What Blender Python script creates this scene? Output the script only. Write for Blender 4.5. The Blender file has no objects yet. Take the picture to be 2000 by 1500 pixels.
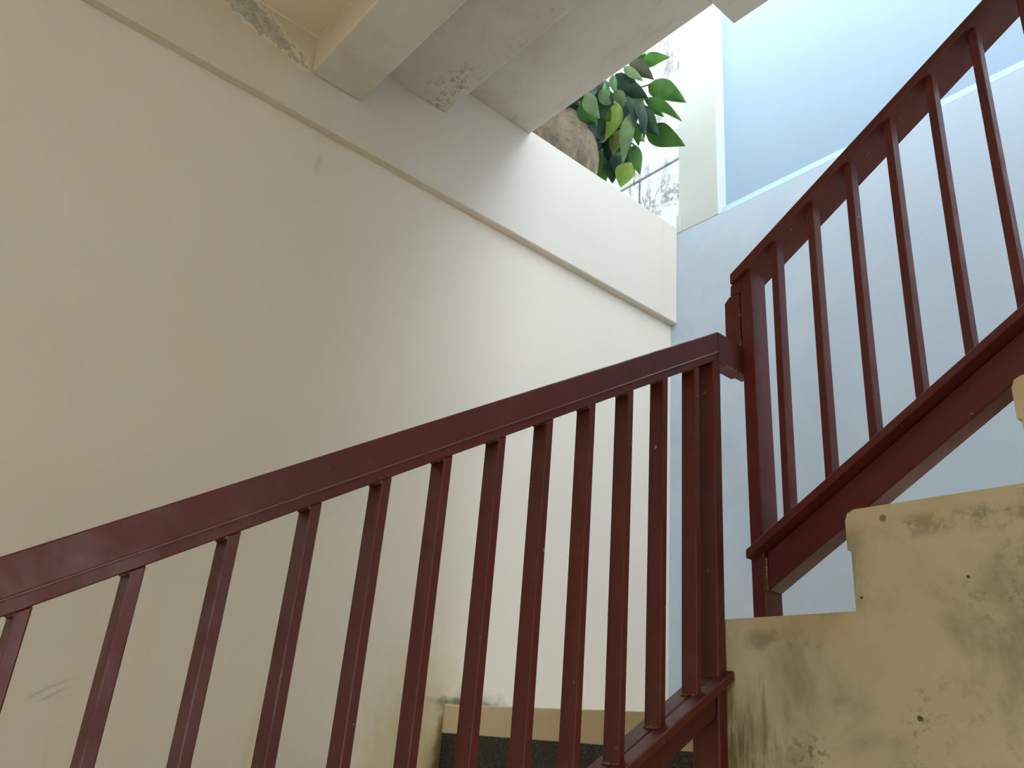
import bpy, bmesh, math, random
from mathutils import Vector, Matrix
R = math.radians
random.seed(7)
SC = bpy.context.scene
COL = SC.collection

# ------------------------------------------------------------------ camera
# All coordinates below are in metres from the camera; OFF moves them so that
# the stairwell's ground floor is z = 0 and the left wall is x = 0.
OFF = Vector((1.921, 0.0, 1.5))
F_PX = 1628.23
YAW, PITCH, ROLL = R(51.3567), R(23.5164), R(5.1175)
fwd = Vector((-math.sin(YAW) * math.cos(PITCH), math.cos(YAW) * math.cos(PITCH), math.sin(PITCH)))
rgt = Vector((math.cos(YAW), math.sin(YAW), 0))
up = rgt.cross(fwd)
r2 = math.cos(ROLL) * rgt + math.sin(ROLL) * up
u2 = -math.sin(ROLL) * rgt + math.cos(ROLL) * up
cam = bpy.data.cameras.new('camera')
cam.sensor_fit = 'HORIZONTAL'
cam.sensor_width = 36.0
cam.lens = 36.0 * F_PX / 2000.0
cam.clip_start = 0.02
co = bpy.data.objects.new('camera', cam)
COL.objects.link(co)
m = Matrix((r2, u2, -fwd)).transposed().to_4x4()
m.translation = OFF
co.matrix_world = m
SC.camera = co

# ------------------------------------------------------------------ sky, sun, exposure
SC.view_settings.view_transform = 'Standard'
SC.view_settings.look = 'None'
SC.view_settings.gamma = 1.0
SC.view_settings.use_curve_mapping = False
SC.view_settings.exposure = -0.29
SC.cycles.max_bounces = 5
SC.cycles.adaptive_threshold = 0.02
SC.cycles.diffuse_bounces = 4
SC.cycles.glossy_bounces = 2
SC.cycles.transmission_bounces = 1
SC.cycles.caustics_reflective = False
SC.cycles.caustics_refractive = False
world = bpy.data.worlds.new('sky')
SC.world = world
world.use_nodes = True
bg = world.node_tree.nodes['Background']
bg.inputs['Color'].default_value = (0.74, 0.875, 1.0, 1)
bg.inputs['Strength'].default_value = 11.5
sun = bpy.data.lights.new('sun', 'SUN')
sun.energy = 5.9
sun.angle = R(2.0)
sun.color = (1.0, 0.85, 0.66)
so = bpy.data.objects.new('sun', sun)
COL.objects.link(so)
so.rotation_euler = Vector((0.38, 0.46, -0.80)).to_track_quat('-Z', 'Y').to_euler()
so.location = OFF + Vector((-2, -8, 11))

# ------------------------------------------------------------------ materials
class NT:
    def __init__(s, name):
        s.m = bpy.data.materials.new(name)
        s.m.use_nodes = True
        s.t = s.m.node_tree
        s.b = s.t.nodes['Principled BSDF']
        s.o = s.t.nodes['Material Output']
        tc = s.t.nodes.new('ShaderNodeNewGeometry')
        sub = s.t.nodes.new('ShaderNodeVectorMath')
        sub.operation = 'SUBTRACT'
        s.t.links.new(tc.outputs['Position'], sub.inputs[0])
        sub.inputs[1].default_value = OFF
        s.pos = sub.outputs[0]           # position in the room, same frame as the numbers below
    def link(s, a, b): s.t.links.new(a, b)
    def n(s, typ, **kw):
        n = s.t.nodes.new(typ)
        for k, v in kw.items(): setattr(n, k, v)
        return n
    def noise(s, scale, detail=4, rough=0.55, sc3=(1, 1, 1), dist=0.0):
        key = (scale, detail, rough, sc3, dist)
        if not hasattr(s, 'cache'): s.cache = {}
        if key not in s.cache: s.cache[key] = s._noise(*key)
        return s.cache[key]
    def _noise(s, scale, detail, rough, sc3, dist):
        mp = s.n('ShaderNodeMapping')
        mp.inputs['Scale'].default_value = sc3
        s.link(s.pos, mp.inputs['Vector'])
        n = s.n('ShaderNodeTexNoise')
        n.inputs['Scale'].default_value = scale
        n.inputs['Detail'].default_value = detail
        n.inputs['Roughness'].default_value = rough
        n.inputs['Distortion'].default_value = dist
        s.link(mp.outputs[0], n.inputs['Vector'])
        return n.outputs['Fac']
    def ramp(s, fac, a, b, lo=0.0, hi=1.0):
        n = s.n('ShaderNodeMapRange')
        n.interpolation_type = 'SMOOTHSTEP'
        n.inputs['From Min'].default_value = a
        n.inputs['From Max'].default_value = b
        n.inputs['To Min'].default_value = lo
        n.inputs['To Max'].default_value = hi
        s.link(fac, n.inputs['Value'])
        return n.outputs[0]
    def math(s, op, a, b=None):
        n = s.n('ShaderNodeMath', operation=op)
        for i, v in enumerate((a, b)):
            if v is None: continue
            if isinstance(v, (int, float)): n.inputs[i].default_value = v
            else: s.link(v, n.inputs[i])
        return n.outputs[0]
    def mix(s, fac, a, b):
        n = s.n('ShaderNodeMix', data_type='RGBA')
        for sock, v in ((n.inputs[0], fac), (n.inputs[6], a), (n.inputs[7], b)):
            if isinstance(v, (int, float)): sock.default_value = v
            elif isinstance(v, tuple): sock.default_value = (*v, 1)
            else: s.link(v, sock)
        return n.outputs[2]
    def sep(s):
        n = s.n('ShaderNodeSeparateXYZ')
        s.link(s.pos, n.inputs[0])
        return n.outputs
    def blob(s, c, rad, soft=0.5, sc3=(1, 1, 1), wob=0.0, wscale=20):
        """soft stain around a place: 1 inside, 0 outside"""
        v = s.n('ShaderNodeVectorMath', operation='SUBTRACT')
        s.link(s.pos, v.inputs[0]); v.inputs[1].default_value = c
        v2 = s.n('ShaderNodeVectorMath', operation='MULTIPLY')
        s.link(v.outputs[0], v2.inputs[0]); v2.inputs[1].default_value = sc3
        l = s.n('ShaderNodeVectorMath', operation='LENGTH')
        s.link(v2.outputs[0], l.inputs[0])
        d = l.outputs['Value']
        if wob:
            nz = s.noise(wscale, 3, 0.65)
            d = s.math('ADD', d, s.math('MULTIPLY', s.math('SUBTRACT', nz, 0.5), wob))
        return s.ramp(d, rad, rad * (1 - soft))
    def bump(s, h, strength=0.2, dist=0.004):
        n = s.n('ShaderNodeBump')
        n.inputs['Strength'].default_value = strength
        n.inputs['Distance'].default_value = dist
        s.link(h, n.inputs['Height'])
        s.link(n.outputs[0], s.b.inputs['Normal'])
    def done(s, col, rough=0.8, spec=0.3):
        if isinstance(col, tuple): s.b.inputs['Base Color'].default_value = (*col, 1)
        else: s.link(col, s.b.inputs['Base Color'])
        if isinstance(rough, (int, float)): s.b.inputs['Roughness'].default_value = rough
        else: s.link(rough, s.b.inputs['Roughness'])
        s.b.inputs['Specular IOR Level'].default_value = spec
        return s.m

def mat_plaster(name, c, dark, amt=0.25, extra=None):
    t = NT(name)
    big = t.ramp(t.noise(1.6, 3, 0.6), 0.35, 0.75, 0, amt)
    col = t.mix(big, c, dark)
    speck = t.ramp(t.noise(30, 3, 0.6), 0.66, 0.74, 0, 0.12)
    col = t.mix(speck, col, dark)
    if extra: col = extra(t, col)
    t.bump(t.noise(55, 2, 0.6), 0.12, 0.003)
    return t.done(col, 0.78, 0.25)

CREAM = (0.77, 0.695, 0.60)
def left_extra(t, col):
    # grey-green mould creeping up from the landing edge, and yellow damp below
    x, y, z = t.sep()
    damp = t.blob((-1.921, 1.34, -0.12), 0.34, 0.9, (0, 1.5, 0.7), 0.18, 30)
    col = t.mix(t.math('MULTIPLY', damp, 0.75), col, (0.60, 0.46, 0.17))
    dr = t.blob((-1.921, 1.402, -0.03), 0.12, 0.9, (0, 4.2, 0.75), 0.14, 30)
    col = t.mix(t.math('MULTIPLY', dr, 0.8), col, (0.16, 0.12, 0.05))
    streak = t.math('MULTIPLY', t.ramp(t.noise(9, 3, 0.6, (1, 3.0, 0.35)), 0.52, 0.72), t.ramp(z, 0.30, -0.10))
    streak = t.math('MULTIPLY', streak, t.ramp(y, 1.42, 1.36))
    col = t.mix(t.math('MULTIPLY', streak, 0.35), col, (0.62, 0.50, 0.22))
    moss = t.blob((-1.921, 1.52, 0.085), 0.16, 0.95, (0, 1.0, 2.2), 0.22, 30)
    col = t.mix(t.math('MULTIPLY', moss, 0.55), col, (0.22, 0.27, 0.16))
    mossl = t.blob((-1.921, 1.47, 0.10), 0.12, 0.8, (0, 0.8, 6.5), 0.12, 30)
    col = t.mix(t.math('MULTIPLY', mossl, 0.8), col, (0.07, 0.09, 0.035))
    for c, sc, a in (((-1.921, 0.752, 1.50), (0, 5.0, 1.2), 0.28), ((-1.921, 0.44, 0.02), (0, 1.2, 6), 0.06),
                     ((-1.921, 0.735, 1.575), (0, 2.2, 3), 0.16)):
        col = t.mix(t.math('MULTIPLY', t.blob(c, 0.075, 0.9, sc, 0.09, 30), a), col, (0.30, 0.27, 0.22))
    # two faint curved scuffs
    for cy, cz, rr in ((0.60, -0.22, 0.30), (0.63, -0.23, 0.31)):
        dy = t.math('SUBTRACT', y, cy); dz = t.math('SUBTRACT', z, cz)
        d = t.math('SQRT', t.math('ADD', t.math('MULTIPLY', dy, dy), t.math('MULTIPLY', dz, dz)))
        ring = t.ramp(t.math('ABSOLUTE', t.math('SUBTRACT', d, rr)), 0.004, 0.0005)
        seg = t.math('MULTIPLY', t.ramp(y, 0.50, 0.44), t.ramp(y, 0.36, 0.42))
        ring = t.math('MULTIPLY', t.math('MULTIPLY', ring, seg), t.ramp(z, 0.0, 0.02))
        col = t.mix(t.math('MULTIPLY', ring, 0.30), col, (0.25, 0.22, 0.17))
    return col

def beam_extra(t, col):
    x, y, z = t.sep()
    # paint flaked off down to grey cement under the landing slab
    v = t.n('ShaderNodeVectorMath', operation='SUBTRACT')
    t.link(t.pos, v.inputs[0]); v.inputs[1].default_value = (0, 0.50, 1.828)
    w = t.sep()
    # long axis of the patch runs down to the right
    dy = t.math('SUBTRACT', y, 0.425); dz = t.math('SUBTRACT', z, 1.846)
    a = t.math('ADD', t.math('MULTIPLY', dy, 0.93), t.math('MULTIPLY', dz, -0.36))
    b = t.math('ADD', t.math('MULTIPLY', dy, 0.36), t.math('MULTIPLY', dz, 0.93))
    nz = t.math('MULTIPLY', t.math('SUBTRACT', t.noise(17, 6, 0.72, dist=0.8), 0.5), 0.12)
    d = t.math('SQRT', t.math('ADD', t.math('MULTIPLY', t.math('MULTIPLY', a, a), 0.047), t.math('MULTIPLY', b, b)))
    d = t.math('ADD', d, nz)
    rim = t.ramp(d, 0.051, 0.050)
    cem = t.ramp(d, 0.040, 0.038)
    col = t.mix(rim, col, (0.76, 0.71, 0.62))
    cemcol = t.mix(t.ramp(t.noise(60, 4, 0.7), 0.35, 0.65), (0.36, 0.355, 0.33), (0.58, 0.565, 0.52))
    col = t.mix(cem, col, cemcol)
    crack = t.ramp(t.math('ABSOLUTE', t.math('SUBTRACT', d, 0.041)), 0.003, 0.001)
    col = t.mix(t.math('MULTIPLY', crack, t.ramp(t.noise(14, 2, 0.5), 0.45, 0.6)), col, (0.22, 0.19, 0.14))
    # yellowed damp above the patch
    yel = t.math('MULTIPLY', t.ramp(y, 0.72, 0.55), t.ramp(t.noise(5, 3), 0.3, 0.7))
    col = t.mix(t.math('MULTIPLY', yel, 0.35), col, (0.66, 0.55, 0.36))
    run = t.math('MULTIPLY', t.ramp(t.noise(7, 3, 0.6, (1, 3.5, 0.12)), 0.60, 0.72), t.ramp(y, 1.5, 1.8))
    col = t.mix(t.math('MULTIPLY', run, 0.10), col, (0.40, 0.40, 0.38))
    return col

def soffit_extra(t, col):
    x, y, z = t.sep()
    pink = t.math('MULTIPLY', t.ramp(t.noise(4.5, 5, 0.65), 0.45, 0.7), 0.35)
    col = t.mix(pink, col, (0.50, 0.36, 0.26))
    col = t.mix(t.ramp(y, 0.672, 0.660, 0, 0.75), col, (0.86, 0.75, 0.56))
    edge = t.math('MULTIPLY', t.blob((-1.80, 1.075, 1.90), 0.16, 0.9, (0.7, 2.2, 0.6), 0.22, 26), t.ramp(t.noise(55, 5, 0.75), 0.50, 0.60))
    col = t.mix(t.math('MULTIPLY', edge, 0.7), col, (0.20, 0.16, 0.12))
    far = t.math('MULTIPLY', t.ramp(t.noise(38, 6, 0.8), 0.56, 0.66), t.ramp(y, 1.02, 1.12))
    far = t.math('MULTIPLY', far, t.ramp(y, 1.16, 1.13))
    col = t.mix(t.math('MULTIPLY', far, 0.45), col, (0.22, 0.19, 0.14))
    wisp = t.math('MULTIPLY', t.ramp(t.noise(6, 4, 0.6, (0.6, 3, 1)), 0.56, 0.74), t.ramp(y, 1.2, 1.5))
    col = t.mix(t.math('MULTIPLY', wisp, 0.5), col, (0.30, 0.27, 0.26))
    return col

def back_extra(t, col):
    x, y, z = t.sep()
    trowel = t.ramp(t.noise(3.2, 4, 0.55, (1.0, 1, 1.6), 1.6), 0.46, 0.72)
    trowel = t.math('MULTIPLY', trowel, t.ramp(x, -0.6, -1.5))
    col = t.mix(t.math('MULTIPLY', trowel, 0.22), col, (0.80, 0.84, 0.86))
    gr = t.math('MULTIPLY', t.ramp(t.noise(2.6, 4, 0.6), 0.45, 0.7), t.ramp(x, -1.2, -1.85))
    col = t.mix(t.math('MULTIPLY', gr, 0.40), col, (0.50, 0.55, 0.55))
    return col

def yellow_extra(t, col):
    x, y, z = t.sep()
    grey = t.ramp(t.noise(3.4, 6, 0.62, dist=0.4), 0.44, 0.66)
    col = t.mix(t.math('MULTIPLY', grey, 0.75), col, (0.25, 0.215, 0.125))
    fine = t.math('MULTIPLY', t.ramp(t.noise(42, 6, 0.75), 0.50, 0.62), t.ramp(t.noise(4, 3), 0.45, 0.62))
    col = t.mix(t.math('MULTIPLY', fine, 0.45), col, (0.16, 0.15, 0.09))
    # dark vertical runs by the newel post
    run = t.math('MULTIPLY', t.ramp(t.noise(8, 5, 0.65, (4.5, 1, 0.55)), 0.47, 0.62), t.ramp(x, -0.86, -1.01))
    run = t.math('MULTIPLY', run, t.ramp(z, 0.24, 0.10))
    col = t.mix(t.math('MULTIPLY', run, 0.8), col, (0.14, 0.095, 0.03))
    # damp line just under each tread
    for zt, x0, x1 in ((0.225, -1.0, -0.80), (0.405, -0.70, -0.40)):
        w = t.math('SUBTRACT', z, zt)
        band = t.ramp(t.math('ABSOLUTE', w), 0.030, 0.006)
        band = t.math('MULTIPLY', band, t.ramp(t.noise(13, 5, 0.7), 0.46, 0.6))
        band = t.math('MULTIPLY', band, t.math('MULTIPLY', t.ramp(x, x0, x0 + 0.05), t.ramp(x, x1, x1 - 0.04)))
        col = t.mix(t.math('MULTIPLY', band, 0.6), col, (0.17, 0.15, 0.09))
    # single dark spots and a patch of mould dots
    for cx, cz, rr in ((-0.662, 0.096, 0.006), (-0.690, 0.425, 0.008), (-0.742, 0.29, 0.003), (-0.56, 0.31, 0.003)):
        col = t.mix(t.blob((cx, 1.415, cz), rr, 0.5, (1, 0, 1), 0.009, 120), col, (0.07, 0.05, 0.03))
    dots = t.math('MULTIPLY', t.blob((-0.86, 1.415, 0.035), 0.06, 0.9, (1, 0, 1.3)), t.ramp(t.noise(75, 3, 0.5), 0.52, 0.60))
    col = t.mix(t.math('MULTIPLY', dots, 0.7), col, (0.13, 0.12, 0.07))
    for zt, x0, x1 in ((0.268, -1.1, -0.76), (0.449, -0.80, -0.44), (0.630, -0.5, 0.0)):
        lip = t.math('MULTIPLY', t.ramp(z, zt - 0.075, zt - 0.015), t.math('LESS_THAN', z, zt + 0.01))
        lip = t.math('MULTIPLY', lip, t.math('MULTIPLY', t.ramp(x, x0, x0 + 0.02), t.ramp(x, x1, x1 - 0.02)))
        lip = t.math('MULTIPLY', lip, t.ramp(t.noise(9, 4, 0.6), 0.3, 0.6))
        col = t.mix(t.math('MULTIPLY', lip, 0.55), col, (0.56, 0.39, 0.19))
    rosy = t.ramp(t.noise(2.2, 3), 0.55, 0.8)
    col = t.mix(t.math('MULTIPLY', rosy, 0.4), col, (0.52, 0.37, 0.21))
    return col

def outside_extra(t, col):
    x, y, z = t.sep()
    vein = t.math('ABSOLUTE', t.math('SUBTRACT', t.noise(3.5, 6, 0.7, (1, 1, 0.5), 0.8), 0.5))
    vein = t.math('MULTIPLY', t.ramp(vein, 0.045, 0.006), t.ramp(t.noise(2.2, 3), 0.40, 0.56))
    col = t.mix(t.math('MULTIPLY', vein, 0.75), col, (0.10, 0.10, 0.11))
    blot = t.math('MULTIPLY', t.ramp(t.noise(7, 5, 0.7, (1, 1, 0.45)), 0.55, 0.68), t.ramp(x, -2.80, -2.62))
    blot = t.math('MULTIPLY', blot, t.ramp(z, 3.2, 3.6))
    col = t.mix(t.math('MULTIPLY', blot, 0.7), col, (0.12, 0.12, 0.13))
    moss = t.math('MULTIPLY', t.ramp(t.noise(26, 5, 0.75, (1, 1, 0.55), 1.0), 0.58, 0.64), t.ramp(z, 3.32, 3.25))
    moss = t.math('MULTIPLY', moss, t.ramp(t.noise(4, 2), 0.40, 0.55))
    col = t.mix(t.math('MULTIPLY', moss, 0.9), col, (0.03, 0.035, 0.03))
    return col

M = {}
M['left'] = mat_plaster('cream_wall_paint', CREAM, (0.66, 0.60, 0.48), 0.25, left_extra)
M['beam'] = mat_plaster('cream_beam_paint', (0.69, 0.625, 0.545), (0.60, 0.54, 0.44), 0.25, beam_extra)
M['soffit'] = mat_plaster('grey_beige_soffit_paint', (0.70, 0.675, 0.62), (0.54, 0.50, 0.44), 0.4, soffit_extra)
M['back'] = mat_plaster('pale_blue_wall_paint', (0.60, 0.72, 0.89), (0.55, 0.68, 0.86), 0.3, back_extra)
M['backup'] = mat_plaster('white_blue_wall_paint', (0.41, 0.55, 0.72), (0.385, 0.53, 0.71), 0.2)
M['pil'] = mat_plaster('white_pilaster_paint', (0.62, 0.66, 0.66), (0.56, 0.60, 0.60), 0.2)
M['yellow'] = mat_plaster('stained_yellow_plaster', (0.60, 0.495, 0.305), (0.50, 0.42, 0.27), 0.5, yellow_extra)
M['outside'] = mat_plaster('mossy_white_outer_wall', (0.40, 0.412, 0.412), (0.345, 0.36, 0.365), 0.3, outside_extra)
M['nosing'] = mat_plaster('tan_nosing_tile', (0.80, 0.65, 0.43), (0.72, 0.58, 0.38), 0.4)

def mat_granite():
    t = NT('dark_green_granite_tile')
    col = t.mix(t.ramp(t.noise(260, 2, 0.5), 0.45, 0.65), (0.022, 0.024, 0.019), (0.075, 0.08, 0.06))
    return t.done(col, 0.45, 0.4)
M['granite'] = mat_granite()
def mat_plain(name, c):
    t = NT(name)
    return t.done(t.mix(t.ramp(t.noise(2.0, 2), 0.35, 0.75, 0, 0.3), c, tuple(0.85 * v for v in c)), 0.8, 0.2)
M['plain'] = mat_plain('plain_cream_paint', (0.76, 0.69, 0.595))
M['bouncewall'] = mat_plain('ochre_bounce_facade', (0.74, 0.60, 0.38))
M['ground'] = mat_plain('yard_paving', (0.52, 0.44, 0.32))
M['floor'] = mat_plain('stairwell_cement', (0.46, 0.40, 0.30))

def mat_metal(name):
    t = NT(name)
    base = t.mix(t.ramp(t.noise(3, 4), 0.35, 0.7), (0.108, 0.0155, 0.0115), (0.082, 0.0145, 0.0135))
    dust = t.math('MULTIPLY', t.ramp(t.noise(9, 5, 0.7), 0.50, 0.75), 0.13)
    col = t.mix(dust, base, (0.22, 0.11, 0.07))
    chip = t.ramp(t.noise(48, 3, 0.6), 0.725, 0.737)
    col = t.mix(t.math('MULTIPLY', chip, 0.7), col, (0.45, 0.30, 0.20))
    t.bump(t.noise(120, 3, 0.6), 0.10, 0.001)
    rough = t.ramp(t.noise(14, 4, 0.6), 0.3, 0.7, 0.34, 0.55)
    return t.done(col, rough, 0.38)
M['metal'] = mat_metal('maroon_gloss_paint')
def mat_weld():
    t = NT('rusty_weld')
    col = t.mix(t.ramp(t.noise(130, 4, 0.7), 0.4, 0.65), (0.11, 0.035, 0.02), (0.30, 0.17, 0.08))
    t.bump(t.noise(220, 3, 0.6), 0.5, 0.002)
    return t.done(col, 0.6, 0.3)
M['weld'] = mat_weld()
M['highlight'] = NT('painted_highlight_maroon').done((0.20, 0.085, 0.07), 0.4, 0.5)  # edge highlight put into a lighter maroon
def mat_leaf(name, a, b, edge=None):
    t = NT(name)
    col = t.mix(t.ramp(t.noise(14, 4, 0.6), 0.35, 0.7), a, b)
    if edge: col = t.mix(t.math('MULTIPLY', t.ramp(t.noise(22, 4, 0.6), 0.5, 0.66), 0.8), col, edge)
    t.b.inputs['Coat Weight'].default_value = 0.0
    t.b.inputs['Transmission Weight'].default_value = 0.0
    return t.done(col, 0.5, 0.22)
M['leaf'] = mat_leaf('leaf_green', (0.05, 0.155, 0.03), (0.085, 0.215, 0.042))
M['bright'] = mat_leaf('leaf_bright_green', (0.09, 0.30, 0.06), (0.15, 0.38, 0.08))
M['dark'] = mat_leaf('leaf_painted_shade', (0.012, 0.038, 0.024), (0.024, 0.065, 0.036))  # darker copy of the leaf, inner shade put into the colour
M['sage'] = mat_leaf('leaf_pale_underside', (0.13, 0.22, 0.095), (0.19, 0.28, 0.13))
M['lime'] = mat_leaf('leaf_yellow_green', (0.17, 0.28, 0.045), (0.27, 0.34, 0.065))
M['brown'] = mat_leaf('leaf_with_brown_tip', (0.10, 0.18, 0.05), (0.20, 0.22, 0.08), (0.36, 0.20, 0.10))
M['dusk'] = mat_leaf('leaf_grey_brown', (0.10, 0.11, 0.075), (0.14, 0.14, 0.10))
M['stem'] = mat_leaf('leaf_stalk', (0.05, 0.085, 0.03), (0.07, 0.10, 0.04))
def mat_pot():
    t = NT('weathered_cement_pot')
    x, y, z = t.sep()
    col = t.mix(t.ramp(t.noise(7, 5, 0.6, (1, 1, 0.5)), 0.35, 0.68), (0.26, 0.19, 0.13), (0.13, 0.105, 0.08))
    col = t.mix(t.math('MULTIPLY', t.ramp(t.noise(10, 5, 0.7, (2.5, 2.5, 0.5)), 0.50, 0.66), 0.7), col, (0.32, 0.26, 0.18))
    col = t.mix(t.math('MULTIPLY', t.ramp(t.noise(45, 5, 0.75), 0.5, 0.62), 0.55), col, (0.10, 0.09, 0.06))
    t.bump(t.noise(40, 5, 0.7), 0.35, 0.006)
    return t.done(col, 0.9, 0.15)
M['pot'] = mat_pot()
M['soil'] = NT('potting_soil').done((0.05, 0.035, 0.025), 0.95, 0.1)

# ------------------------------------------------------------------ builders
def link(name, bm, mat, parent=None, origin=None, smooth=False):
    """bm is in camera-relative metres; origin likewise (base of the thing)"""
    bmesh.ops.recalc_face_normals(bm, faces=bm.faces)
    me = bpy.data.meshes.new(name)
    if parent is not None:
        org = parent['_o']
    elif origin is not None:
        org = origin
    else:
        xs = [v.co for v in bm.verts]
        org = (sum(v.x for v in xs) / len(xs), sum(v.y for v in xs) / len(xs), min(v.z for v in xs))
    bm.transform(Matrix.Translation(-Vector(org)))
    bm.to_mesh(me); bm.free()
    me.materials.append(M[mat])
    if smooth:
        for p in me.polygons: p.use_smooth = True
    o = bpy.data.objects.new(name, me)
    COL.objects.link(o)
    if parent is not None:
        o.parent = parent['o']
    else:
        o.location = Vector(org) + OFF
    return o
def thing(name, org, label, cat, group=None):
    e = bpy.data.objects.new(name, None)
    COL.objects.link(e)
    e.empty_display_size = 0.1
    e.location = Vector(org) + OFF
    e['label'] = label; e['category'] = cat
    if group: e['group'] = group
    return {'o': e, '_o': tuple(org)}
def struct(o, label=None):
    o['kind'] = 'structure'
    if label: o['label'] = label
    return o
def wrap(o):
    return {'o': o, '_o': tuple(o.location - OFF)}
def bevel(bm, w, seg=1):
    if w: bmesh.ops.bevel(bm, geom=list(bm.edges), offset=w, segments=seg, affect='EDGES', clamp_overlap=True)
def box(x0, x1, y0, y1, z0, z1, bev=0.0, seg=1):
    bm = bmesh.new()
    v = [bm.verts.new(p) for p in ((x0, y0, z0), (x1, y0, z0), (x1, y1, z0), (x0, y1, z0), (x0, y0, z1), (x1, y0, z1), (x1, y1, z1), (x0, y1, z1))]
    for f in ((0, 3, 2, 1), (4, 5, 6, 7), (0, 1, 5, 4), (1, 2, 6, 5), (2, 3, 7, 6), (3, 0, 4, 7)):
        bm.faces.new([v[i] for i in f])
    bevel(bm, bev, seg)
    return bm
def hexa(p, bev=0.0):
    """eight corners: bottom ring then top ring"""
    bm = bmesh.new()
    v = [bm.verts.new(q) for q in p]
    for f in ((0, 3, 2, 1), (4, 5, 6, 7), (0, 1, 5, 4), (1, 2, 6, 5), (2, 3, 7, 6), (3, 0, 4, 7)):
        bm.faces.new([v[i] for i in f])
    bevel(bm, bev)
    return bm
def prism(pts, axis, a, b, bev=0.0):
    """2D outline extruded from a to b along axis; pts are the other two coordinates in order"""
    bm = bmesh.new()
    def P(q, c):
        return {'x': (c, q[0], q[1]), 'y': (q[0], c, q[1]), 'z': (q[0], q[1], c)}[axis]
    A = [bm.verts.new(P(q, a)) for q in pts]
    B = [bm.verts.new(P(q, b)) for q in pts]
    n = len(pts)
    bm.faces.new(A); bm.faces.new(list(reversed(B)))
    for i in range(n):
        bm.faces.new((A[i], B[i], B[(i + 1) % n], A[(i + 1) % n]))
    bevel(bm, bev)
    return bm
def lathe(profile, c, seg=40):
    bm = bmesh.new()
    rings = []
    for r, z in profile:
        rings.append([bm.verts.new((c[0] + r * math.cos(2 * math.pi * i / seg), c[1] + r * math.sin(2 * math.pi * i / seg), c[2] + z)) for i in range(seg)])
    for a, b in zip(rings, rings[1:]):
        for i in range(seg):
            bm.faces.new((a[i], a[(i + 1) % seg], b[(i + 1) % seg], b[i]))
    bm.faces.new(list(reversed(rings[0]))); bm.faces.new(rings[-1])
    return bm
def tube(pts, rad, seg=6):
    bm = bmesh.new()
    rings = []
    for i, p in enumerate(pts):
        d = (Vector(pts[min(i + 1, len(pts) - 1)]) - Vector(pts[max(i - 1, 0)])).normalized()
        s = d.cross(Vector((0.3, 0.2, 1))).normalized(); t = d.cross(s)
        r = rad[i] if isinstance(rad, (list, tuple)) else rad
        rings.append([bm.verts.new(Vector(p) + r * (math.cos(k * 2 * math.pi / seg) * s + math.sin(k * 2 * math.pi / seg) * t)) for k in range(seg)])
    for a, b in zip(rings, rings[1:]):
        for k in range(seg):
            bm.faces.new((a[k], a[(k + 1) % seg], b[(k + 1) % seg], b[k]))
    bm.faces.new(list(reversed(rings[0]))); bm.faces.new(rings[-1])
    return bm

def added_window_frame():
    bm = bmesh.new()
    for b in ((1.64, 1.70, 0.10, 0.14, -0.35, 0.85), (1.64, 1.70, 1.06, 1.10, -0.35, 0.85), (1.64, 1.70, 0.58, 0.62, -0.31, 0.81),
              (1.64, 1.70, 0.14, 1.06, -0.35, -0.31), (1.64, 1.70, 0.14, 1.06, 0.81, 0.85)):
        t = box(*b)
        me = bpy.data.meshes.new('tmp'); t.to_mesh(me); t.free(); bm.from_mesh(me); bpy.data.meshes.remove(me)
    return bm
# ------------------------------------------------------------------ room shell
XW, XB = -1.921, -1.890          # left wall face, beam face
YL, YE = 1.415, 2.321            # landing edge (and yellow stair side), end wall face
ZG, ZL = -1.5, 0.092             # ground floor, landing
ZT = 2.050                       # top of the beam / terrace outside
ZA, ZB2, ZC, ZD = 2.037, 1.901, 1.752, 1.885   # stepped soffit levels, landing slab
Y0 = -2.6                        # open side behind the camera

struct(link('floor', box(XW - 0.2, 1.75, Y0, YE + 0.2, ZG - 0.15, ZG), 'floor'))
struct(link('floor_yard', box(-8, 12, -14, Y0, ZG - 0.15, ZG - 0.02), 'ground'))
struct(link('floor_side', box(1.75, 12, Y0, 1.29, ZG - 0.15, ZG - 0.02), 'ground'))
struct(link('wall_left', box(XW - 0.20, XW, Y0, YE, ZG, 1.64), 'left'))
struct(link('trim_1', prism([(Y0, 1.597), (YE, 1.597), (YE, ZT), (1.49, ZT), (1.49, 2.30), (Y0, 2.30)], 'x', XW - 0.2, XB, 0.003), 'beam'), 'cream beam and parapet running along the left wall')
struct(link('floor_terrace', box(-5.2, XW - 0.2, -1.0, 3.2, 1.80, ZT - 0.005), 'ground'))
# end wall: thick lower part, sloped ledge, set-back upper part and white pilaster
struct(link('wall_back', prism([(YE, ZG), (YE + 0.25, ZG), (YE + 0.25, 2.02), (YE, 2.02)], 'x', XW - 0.2, 1.9), 'back'))
struct(link('trim_3', prism([(YE - 0.0005, 2.020), (YE + 0.052, 2.020), (YE + 0.052, 2.092)], 'x', -1.681, 1.9, 0.002), 'backup'), 'sloped white ledge on the end wall')
struct(link('wall_back_upper', box(-1.681, 1.9, YE + 0.050, YE + 0.25, 2.021, 3.35), 'backup'))
struct(link('trim_4', prism([(-1.886, 2.021), (-1.679, 2.021), (-1.679, 3.35), (-1.882, 3.35)], 'y', YE - 0.001, YE + 0.25, 0.004), 'pil'), 'white pilaster at the left end of the end wall')
struct(link('trim_5', box(-1.898, -1.87, YE - 0.003, YE + 0.10, 2.021, 2.115, 0.004), 'pil'), 'small plaster stub at the foot of the pilaster')
struct(link('wall_inner', box(0.45, 1.6, 1.29, 1.4145, ZG, 2.036), 'plain'))
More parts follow.
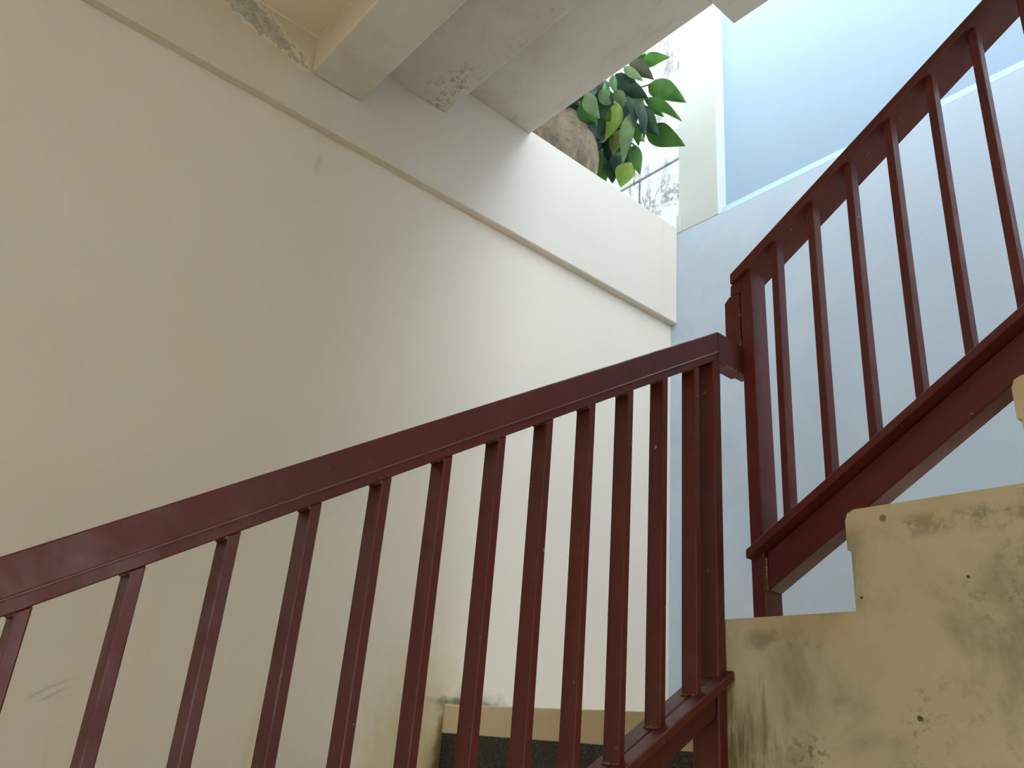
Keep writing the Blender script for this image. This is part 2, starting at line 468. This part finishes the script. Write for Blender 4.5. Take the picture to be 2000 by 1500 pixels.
for nm, bb in (('wall_right', (1.6, 1.75, Y0, 1.2895, ZG, -0.35)), ('wall_right_lintel', (1.6, 1.75, Y0, 1.2895, 0.85, 2.036)),
               ('wall_right_pier', (1.6, 1.75, Y0, 0.10, -0.35, 0.85)), ('wall_right_jamb', (1.6, 1.75, 1.10, 1.2895, -0.35, 0.85))):
    struct(link(nm, box(*bb), 'plain'))
struct(link('added_window_1', added_window_frame(), 'metal'), 'maroon frame of an unseen window added in the right wall to let in light')  # unseen opening added to brighten the left wall and give the handrail sheen
struct(link('wall_front', prism([(XW - 0.2, ZG), (-0.2, ZG), (-0.2, 0.55), (0.8, 0.55), (0.8, ZG), (1.75, ZG), (1.75, 1.88), (XW - 0.2, 1.88)], 'y', Y0 - 0.15, Y0 - 0.001), 'plain'))
struct(link('wall_upper', box(-1.085, 1.6, Y0, 1.590, 2.301, 6.0), 'plain'))
struct(link('wall_upper_side', box(-5.2, -1.086, Y0, 1.480, 2.301, 7.2), 'plain'))  # unseen upper storey, widened and raised to keep sun off the outer wall
# stepped soffit of the stair above
prof = [(Y0, ZD), (0.661, ZD), (0.661, ZC), (0.829, ZC), (0.829, ZB2), (1.128, ZB2), (1.128, ZA), (1.49, ZA), (1.49, 2.30), (Y0, 2.30)]
struct(link('ceiling', prism(prof, 'x', XB, -1.084, 0.003), 'soffit'))
struct(link('ceiling_slab', box(-1.0835, 1.6, Y0, 1.592, ZA, 2.30, 0.004), 'soffit'))

# outer wall beyond the parapet: rendered courses with recessed joints
ow = struct(link('wall_outside', box(-4.0, -2.2, 3.225, 3.42, 1.80, 5.6), 'outside'))
woP = wrap(ow)
for (x0, x1, z0, z1) in ((-4.0, -2.30, 3.335, 4.60), (-4.0, -2.915, 2.05, 3.318), (-2.903, -2.30, 2.05, 3.318), (-4.0, -2.30, 4.615, 5.6)):
    link('panel', box(x0, x1, 3.20, 3.228, z0, z1, 0.005), 'outside', woP)
struct(link('wall_sky_block', box(-3.75, -3.6, 1.481, 3.199, 1.80, 5.6), 'plain'))  # unseen wall added to cut sky light on the outer wall and pilaster
# unseen facade across the yard, added to bounce warm light into the stairwell
struct(link('wall_bounce', box(5.0, 5.2, -10, 1.28, ZG, 2.3), 'bouncewall'))

# ------------------------------------------------------------------ landing, stairs
RZ, GO = 0.1767, 0.2895
XS = -1.098                       # outer side of the lower flight
lo = thing('stair_flight', (-1.51, 0.1, ZG), 'lower stair flight with tan nosings and dark granite risers beside the left wall', 'stairs')
n = 9
pts = []
y, z = YL, ZL
pts.append((YE - 0.001, ZG)); pts.append((YE - 0.001, ZL - 0.022)); pts.append((YL, ZL - 0.022))
for k in range(1, n):
    pts.append((YL - GO * (k - 1), ZL - RZ * k - 0.022)); pts.append((YL - GO * k, ZL - RZ * k - 0.022))
pts.append((YL - GO * (n - 1), ZG))
link('body', prism([(a, b) for a, b in pts], 'x', XW + 0.001, XS), 'yellow', lo)
for k in range(0, n):
    zt = ZL - RZ * k; yf = YL - GO * k
    yb = YE - 0.002 if k == 0 else yf + GO - 0.012
    h = 0.07
    # tread with a deep tan nosing, granite riser below it
    prof = [(yf - 0.012, zt - h), (yf - 0.001, zt - h), (yf - 0.001, zt - 0.022), (yb, zt - 0.022), (yb, zt), (yf - 0.012, zt)]
    link('tread', prism(prof, 'x', XW + 0.001, XS - (0 if k else 0.0), 0.002), 'nosing', lo)
    if k < n - 1 or True:
        zb = max(zt - RZ, ZG)
        link('riser', box(XW + 0.001, XS, yf - 0.009, yf - 0.0005, zb, zt - h), 'granite', lo)

# upper flight: stained yellow side, tan treads
X0 = -1.034
upr = thing('stair_flight', (-0.2, 1.87, ZG), 'upper stair flight with stained yellow side wall along the end wall', 'stairs')
US, UG = 0.181, 0.309
first = 0.268
steps = [(X0 + (0.280 if k else 0.0) + UG * max(k - 1, 0), first + US * k) for k in range(8)]
pts = [(X0, ZG)]
for i, (xs, zs) in enumerate(steps):
    xn = steps[i + 1][0] if i + 1 < len(steps) else xs + UG
    pts.append((xs + 0.001, zs - 0.07))
    # rounded top of the side wall
    r_ = 0.018
    pts[-1] = (xs - (0.0 if i == 0 else 0.0), zs - 0.075)
    if i: pts.append((xs - 0.007, zs - 0.073))
    if i == 0:
        pts.append((xs, zs)); pts.append((xn, zs)); continue
    pts.append((xs - (0.007 if i else 0), zs - r_)); pts.append((xs - (0.007 if i else 0) + r_ * 0.3, zs - r_ * 0.3)); pts.append((xs - (0.007 if i else 0) + r_, zs))
    pts.append((xn, zs))
pts.append((steps[-1][0] + UG, ZG))
# first step has a square corner hidden by the newel post
cl = [pts[0]]
for p in pts[1:]:
    if (Vector(p) - Vector(cl[-1])).length > 1e-5: cl.append(p)
link('side_wall', prism(cl, 'y', YL, YL + 0.075), 'yellow', upr)
core = [(X0 + 0.002, ZG)]
for i, (xs, zs) in enumerate(steps):
    xn = steps[i + 1][0] if i + 1 < len(steps) else xs + UG
    core.append((xs + 0.002, zs - 0.02)); core.append((xn + 0.002, zs - 0.02))
core.append((steps[-1][0] + UG + 0.002, ZG))
link('body', prism(core, 'y', YL + 0.075, YE - 0.001), 'yellow', upr)
for i, (xs, zs) in enumerate(steps):
    xn = steps[i + 1][0] if i + 1 < len(steps) else xs + UG
    link('tread', box(xs - 0.006, xn - 0.010, YL + 0.0752, YE - 0.002, zs - 0.0199, zs, 0.002), 'nosing', upr)

# ------------------------------------------------------------------ railings
def copyo(o, parent, dv):
    c = o.copy(); COL.objects.link(c); c.parent = parent['o']
    c.location = o.location + Vector(dv)
    return c
# lower railing, rising away along the flight
SL = 0.612
zt_ = lambda y: 0.906 + SL * (y - 1.405)          # top of the handrail
zb_ = lambda y: 0.0377 + 0.618 * (y - 1.194)      # top of the bottom rail
ys, ye = -0.62, 1.400
lr = thing('stair_railing', (-1.055, 0.4, ZG), 'maroon metal railing with sloping handrail guarding the lower flight', 'railing')
def slope_y(x0, x1, f0, f1, y0, y1, bev=0.003):
    return hexa([(x0, y0, f0(y0)), (x1, y0, f0(y0)), (x1, y1, f0(y1)), (x0, y1, f0(y1)),
                 (x0, y0, f1(y0)), (x1, y0, f1(y0)), (x1, y1, f1(y1)), (x0, y1, f1(y1))], bev)
hr = link('handrail', slope_y(-1.092, -1.0235, lambda y: zt_(y) - 0.0515, zt_, ys, 1.402, 0.0018), 'metal', lr)
link('highlight_strip', slope_y(-1.0262, -1.0222, lambda y: zt_(y) - 0.0533, lambda y: zt_(y) - 0.0500, ys, 1.4015, 0.0012), 'highlight', lr)  # thin lighter strip along the joint, a painted highlight
link('underrail', slope_y(-1.068, -1.0258, lambda y: zt_(y) - 0.0705, lambda y: zt_(y) - 0.0516, ys, 1.4020, 0.0012), 'metal', lr)
# level piece that carries the handrail over to the upper newel post
link('level_handrail', prism([(-1.060, 0.828), (-1.0235, 0.828), (-1.0235, 0.904), (-1.060, 0.904)], 'y', 1.4022, 1.4995, 0.002), 'metal', lr)
br = thing
fl = link('bottom_rail', slope_y(-1.0405, -1.006, lambda y: zb_(y) - 0.019, zb_, ys, 1.409, 0.002), 'metal', lr)
link('bottom_rail', slope_y(-1.0865, -1.0432, lambda y: zb_(y) - 0.019, zb_, ys, 1.409, 0.002), 'metal', lr)
link('bottom_web', slope_y(-1.078, -1.032, lambda y: zb_(y) - 0.072, lambda y: zb_(y) - 0.0192, ys, 1.3865, 0.002), 'metal', lr)
newel_prof = box(-1.0893, -1.0262, 1.387, 1.4135, ZG, zt_(1.387) - 0.0560, 0.003)
link('newel_post', newel_prof, 'metal', lr)
link('newel_post', box(-1.0893, -1.0262, ys - 0.0, ys + 0.027, ZG, zt_(ys) - 0.0710, 0.003), 'metal', lr)
def bal_y(y0):
    d = 0.0152
    return hexa([(-1.0632, y0, zb_(y0)), (-1.0262, y0, zb_(y0)), (-1.0262, y0 + d, zb_(y0 + d)), (-1.0632, y0 + d, zb_(y0 + d)),
                 (-1.0632, y0, zt_(y0) - 0.0704), (-1.0262, y0, zt_(y0) - 0.0704), (-1.0262, y0 + d, zt_(y0 + d) - 0.0704), (-1.0632, y0 + d, zt_(y0 + d) - 0.0704)], 0.0016)
BY = [0.183 + 0.1035 * k for k in range(-7, 12)]
b0 = link('baluster', bal_y(BY[7]), 'metal', lr)
for k, yb in enumerate(BY):
    if k != 7:
        dy = yb - BY[7]
        copyo(b0, lr, (0, dy, SL * dy))
# weld beads at the heads of the balusters in view
def bead(pts, r):
    bm = tube(pts, r, 6)
    for v in bm.verts:
        v.co += Vector((random.uniform(-1, 1), random.uniform(-1, 1), random.uniform(-1, 1))) * r * 0.35
    return bm
wb = link('weld_bead', bead([(-1.060, BY[7] - 0.001, zt_(BY[7]) - 0.0725), (-1.045, BY[7] - 0.0015, zt_(BY[7]) - 0.073), (-1.028, BY[7] - 0.001, zt_(BY[7]) - 0.0725)], 0.0022), 'weld', lr)
for k in (8, 9, 10, 11, 12, 13, 14, 15, 16, 17, 18):
    dy = BY[k] - BY[7]; copyo(wb, lr, (0, dy, SL * dy))
link('weld_bead', bead([(-1.0265, 1.4135, 0.829), (-1.0240, 1.436, 0.828), (-1.0235, 1.462, 0.829), (-1.0240, 1.497, 0.830)], 0.0026), 'weld', lr)
wb2 = link('weld_bead', bead([(-1.062, BY[17] - 0.001, zb_(BY[17]) + 0.001), (-1.045, BY[17] - 0.002, zb_(BY[17]) + 0.0015), (-1.027, BY[17] - 0.001, zb_(BY[17]) + 0.001)], 0.002), 'weld', lr)
for k in (15, 16, 18):
    dy = BY[k] - BY[17]; copyo(wb2, lr, (0, dy, 0.618 * dy))

# upper railing, rising to the right in front of the end wall
SU = 0.635
ut_ = lambda x: 1.3058 + SU * (x + 0.7286)       # top edge of the handrail
ub_ = lambda x: 0.6215 + 0.630 * (x + 0.693)     # top of the bottom rail
xs_, xe_ = -1.048, 0.95
ur = thing('stair_railing', (-0.3, 1.53, first), 'maroon metal railing on the upper flight in front of the pale blue wall', 'railing')
def slope_x(y0, y1, f0, f1, x0, x1, bev=0.003):
    return hexa([(x0, y0, f0(x0)), (x1, y0, f0(x1)), (x1, y1, f0(x1)), (x0, y1, f0(x0)),
                 (x0, y0, f1(x0)), (x1, y0, f1(x1)), (x1, y1, f1(x1)), (x0, y1, f1(x0))], bev)
UT = 0.028
link('handrail', slope_x(1.485, 1.582, lambda x: ut_(x) - UT, ut_, xs_, xe_, 0.003), 'metal', ur)
link('handrail_end', prism([(-1.0555, 1.050), (-1.0265, 1.050), (-1.0265, ut_(-1.0265) - UT + 0.004), (-1.0475, ut_(-1.0475) - UT + 0.004), (-1.0545, ut_(-1.0475) - UT + 0.002)], 'y', 1.4985, 1.562, 0.0008), 'metal', ur)
link('newel_post', hexa([(-1.0215, 1.5, first), (-0.9895, 1.5, first), (-0.9895, 1.5605, first), (-1.0215, 1.5605, first),
                         (-1.0300, 1.5, ut_(-1.030) - UT), (-0.9980, 1.5, ut_(-0.998) - UT), (-0.9980, 1.5605, ut_(-0.998) - UT), (-1.0300, 1.5605, ut_(-1.03) - UT)], 0.002), 'metal', ur)
link('newel_block', prism([(-1.0725, 0.846), (-1.0305, 0.846), (-1.0315, 1.0495), (-1.0600, 1.0495), (-1.0735, 1.036)], 'y', 1.4995, 1.558, 0.001), 'metal', ur)
link('bottom_rail', slope_x(1.472, 1.580, lambda x: ub_(x) - 0.019, ub_, -1.0165, xe_, 0.002), 'metal', ur)
link('bottom_web', slope_x(1.508, 1.557, lambda x: ub_(x) - 0.098, lambda x: ub_(x) - 0.0192, -0.9895, xe_, 0.003), 'metal', ur)
def bal_x(x0):
    d = 0.0168
    return hexa([(x0, 1.5, ub_(x0)), (x0 + d, 1.5, ub_(x0 + d)), (x0 + d, 1.531, ub_(x0 + d)), (x0, 1.531, ub_(x0)),
                 (x0, 1.5, ut_(x0) - UT), (x0 + d, 1.5, ut_(x0 + d) - UT), (x0 + d, 1.531, ut_(x0 + d) - UT), (x0, 1.531, ut_(x0) - UT)], 0.0015)
BX = [-0.941 + 0.0985 * k for k in range(18)]
c0 = link('baluster', bal_x(BX[0]), 'metal', ur)
for xb in BX[1:]:
    dx = xb - BX[0]; copyo(c0, ur, (dx, 0, SU * dx))
link('newel_post', box(xe_ - 0.04, xe_ - 0.006, 1.5, 1.5605, steps[-2][1] - 0.002, ut_(xe_ - 0.04) - UT, 0.002), 'metal', ur)
w3 = link('weld_bead', bead([(-1.0295, 1.499, 0.86), (-1.0305, 1.4985, 0.88), (-1.0308, 1.499, 0.925)], 0.0022), 'weld', ur)
link('weld_bead', bead([(-1.030, 1.4990, 0.985), (-1.0312, 1.4988, 1.0)], 0.0022), 'weld', ur)
link('weld_bead', bead([(-0.9905, 1.5065, ub_(-0.99) - 0.03), (-0.9885, 1.5055, ub_(-0.99) - 0.06), (-0.9885, 1.5065, ub_(-0.99) - 0.097)], 0.0025), 'weld', ur)

# ------------------------------------------------------------------ potted plant on the parapet terrace
PC = (-2.15, 1.811, ZT - 0.004)
pl = thing('potted_plant', PC, 'leafy green plant spilling from a round weathered cement pot on the parapet', 'plant')
pp = [(0.115, 0.0), (0.150, 0.03), (0.186, 0.09), (0.203, 0.16), (0.206, 0.215), (0.196, 0.275), (0.172, 0.335), (0.148, 0.37), (0.142, 0.385), (0.156, 0.395), (0.160, 0.412), (0.150, 0.42), (0.136, 0.418), (0.130, 0.40)]
link('pot', lathe(pp, PC), 'pot', pl, smooth=True)
link('soil', lathe([(0.129, 0.385), (0.131, 0.395), (0.131, 0.398), (0.06, 0.405)], PC, 24), 'soil', pl)
def unproj(zx, zy, depth):
    px, py = 1100 + zx / 5.0, 80 + zy / 5.0
    return ((px - 1000) / F_PX * r2 - (py - 750) / F_PX * u2 + fwd) * depth
def leaf(base, tip, hw, side, droop, fold, bend=0.0):
    """pointed oval blade with a folded midrib, drooping to its tip"""
    base, tip = Vector(base), Vector(tip)
    d = tip - base; L = d.length; d.normalize()
    nrm = side.normalized()                     # roughly the way the blade faces
    wdir = nrm.cross(d).normalized(); nrm = d.cross(wdir).normalized()
    bm = bmesh.new(); rows = []
    NL = 9
    for i in range(NL + 1):
        t = i / NL
        w = hw * (math.sin(math.pi * t ** 0.72) ** 0.85) * (1 - 0.35 * max(0.0, t - 0.45))
        c = base + d * (L * t) + nrm * (droop * L * math.sin(math.pi * t)) + wdir * (bend * L * math.sin(math.pi * t))
        row = []
        for s in (-1, -0.55, 0, 0.55, 1):
            wav = 0.06 * hw * math.sin(t * 9 + s * 2)
            row.append(bm.verts.new(c + wdir * (w * s) + nrm * (fold * w * abs(s) - fold * 0.25 * w * s * s + wav)))
        rows.append(row)
    for a, b in zip(rows, rows[1:]):
        for k in range(4):
            bm.faces.new((a[k], a[k + 1], b[k + 1], b[k]))
    # give the blade a real, leathery thickness
    geo = bmesh.ops.solidify(bm, geom=list(bm.faces), thickness=0.0012)
    bmesh.ops.remove_doubles(bm, verts=bm.verts, dist=1e-5)
    return bm
LEAVES = [  # base, tip, half width (zoom px), tone, depth shift
    ((765, 235), (1048, 158), 58, 'bright', -0.02), ((640, 225), (885, 380), 72, 'dusk', -0.03),
    ((825, 430), (1205, 605), 88, 'leaf', 0.0), ((790, 570), (1165, 790), 48, 'leaf', -0.02),
    ((800, 905), (1192, 1028), 100, 'leaf', 0.0), ((775, 660), (935, 925), 72, 'dark', -0.06),
    ((225, 500), (358, 760), 62, 'sage', -0.05), ((165, 620), (330, 855), 78, 'leaf', -0.02),
    ((400, 580), (425, 925), 58, 'leaf', -0.02), ((535, 600), (405, 975), 66, 'lime', -0.07),
    ((485, 330), (520, 520), 34, 'sage', -0.08), ((500, 480), (590, 650), 50, 'sage', -0.10),
    ((590, 250), (785, 395), 42, 'sage', -0.04), ((660, 700), (580, 1215), 60, 'sage', -0.09),
    ((690, 1010), (752, 1312), 56, 'leaf', -0.02), ((640, 1180), (560, 1432), 84, 'lime', -0.05),
    ((555, 860), (480, 1112), 72, 'brown', -0.02), ((370, 1060), (410, 1390), 85, 'leaf', 0.04),
    ((450, 1150), (480, 1395), 70, 'dark', 0.03), ((630, 540), (700, 860), 40, 'dark', -0.09),
    ((700, 560), (790, 965), 48, 'dark', -0.08), ((590, 470), (830, 560), 62, 'dark', -0.04),
    ((510, 320), (680, 520), 80, 'dark', 0.0), ((690, 215), (808, 120), 44, 'leaf', 0.0),
    ((360, 480), (470, 640), 44, 'sage', -0.05), ((440, 420), (360, 560), 52, 'leaf', 0.0),
    ((610, 620), (545, 960), 66, 'dark', 0.01), ((690, 790), (735, 1030), 46, 'leaf', -0.05),
    ((845, 560), (985, 745), 46, 'leaf', 0.02), ((260, 820), (420, 1010), 78, 'dark', 0.06),
    ((480, 900), (430, 1180), 80, 'dark', 0.05), ((360, 640), (300, 860), 80, 'dark', 0.08),
    ((560, 1080), (520, 1330), 62, 'dark', 0.03), ((150, 480), (60, 640), 80, 'dark', 0.06),
    ((600, 330), (760, 480), 60, 'dark', -0.02), ((690, 640), (870, 700), 52, 'dark', 0.0),
    ((720, 900), (800, 985), 36, 'lime', -0.01), ((420, 960), (330, 1000), 18, 'sage', -0.03),
    ((640, 520), (800, 640), 50, 'lime', 0.0), ((300, 420), (240, 560), 60, 'dark', 0.03),
    ((650, 850), (640, 1120), 46, 'dark', 0.0), ((330, 1180), (360, 1360), 56, 'leaf', 0.06),
]
import random as _r
_q = _r.Random(3)
for k in range(26):   # inner leaves behind the outer ones, shade painted as dark colour
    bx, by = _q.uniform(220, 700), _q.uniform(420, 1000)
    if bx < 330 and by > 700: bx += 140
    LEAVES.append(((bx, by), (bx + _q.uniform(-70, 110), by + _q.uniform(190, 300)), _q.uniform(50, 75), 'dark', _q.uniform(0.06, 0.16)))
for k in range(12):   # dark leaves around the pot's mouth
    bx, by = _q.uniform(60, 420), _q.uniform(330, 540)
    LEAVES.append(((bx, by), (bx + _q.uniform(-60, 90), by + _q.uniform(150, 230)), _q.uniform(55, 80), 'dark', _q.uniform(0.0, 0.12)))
MOUTH = Vector((PC[0], PC[1], PC[2] + 0.41))
def dep(p, ds):
    # the fronds lean out of the pot into the stairwell's open light; those over its mouth hang in front of the rim
    zx, zy = p
    d = 3.60 - 0.18 * max(0.0, (zx - 100) / 1100.0)
    if zy < 880 and zx < 560:
        k = min(1.0, (560 - zx) / 240.0) * min(1.0, (880 - zy) / 60.0)
        d -= 0.27 * k
    return d + ds
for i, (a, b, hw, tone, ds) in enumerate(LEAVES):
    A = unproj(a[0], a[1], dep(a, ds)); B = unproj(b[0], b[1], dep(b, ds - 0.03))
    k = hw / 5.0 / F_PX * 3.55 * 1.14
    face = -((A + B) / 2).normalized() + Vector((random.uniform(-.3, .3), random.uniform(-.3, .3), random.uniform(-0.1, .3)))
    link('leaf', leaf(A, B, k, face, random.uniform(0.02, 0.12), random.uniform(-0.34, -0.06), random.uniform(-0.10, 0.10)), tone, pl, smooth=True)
    if i in (0, 2, 3, 4, 8, 14, 17, 25, 28):
        mid = (MOUTH + A) / 2 + Vector((0, 0, 0.02)) + (A - MOUTH) * 0.05
        mo = MOUTH + Vector((random.uniform(-.07, .07), random.uniform(-.07, .07), -0.015))
        link('stem', tube([mo, mo.lerp(mid, .55) + Vector((0, 0, .02)), mid, mid.lerp(A, .55), A], [0.005, 0.0045, 0.004, 0.0035, 0.003], 6), 'stem', pl, smooth=True)
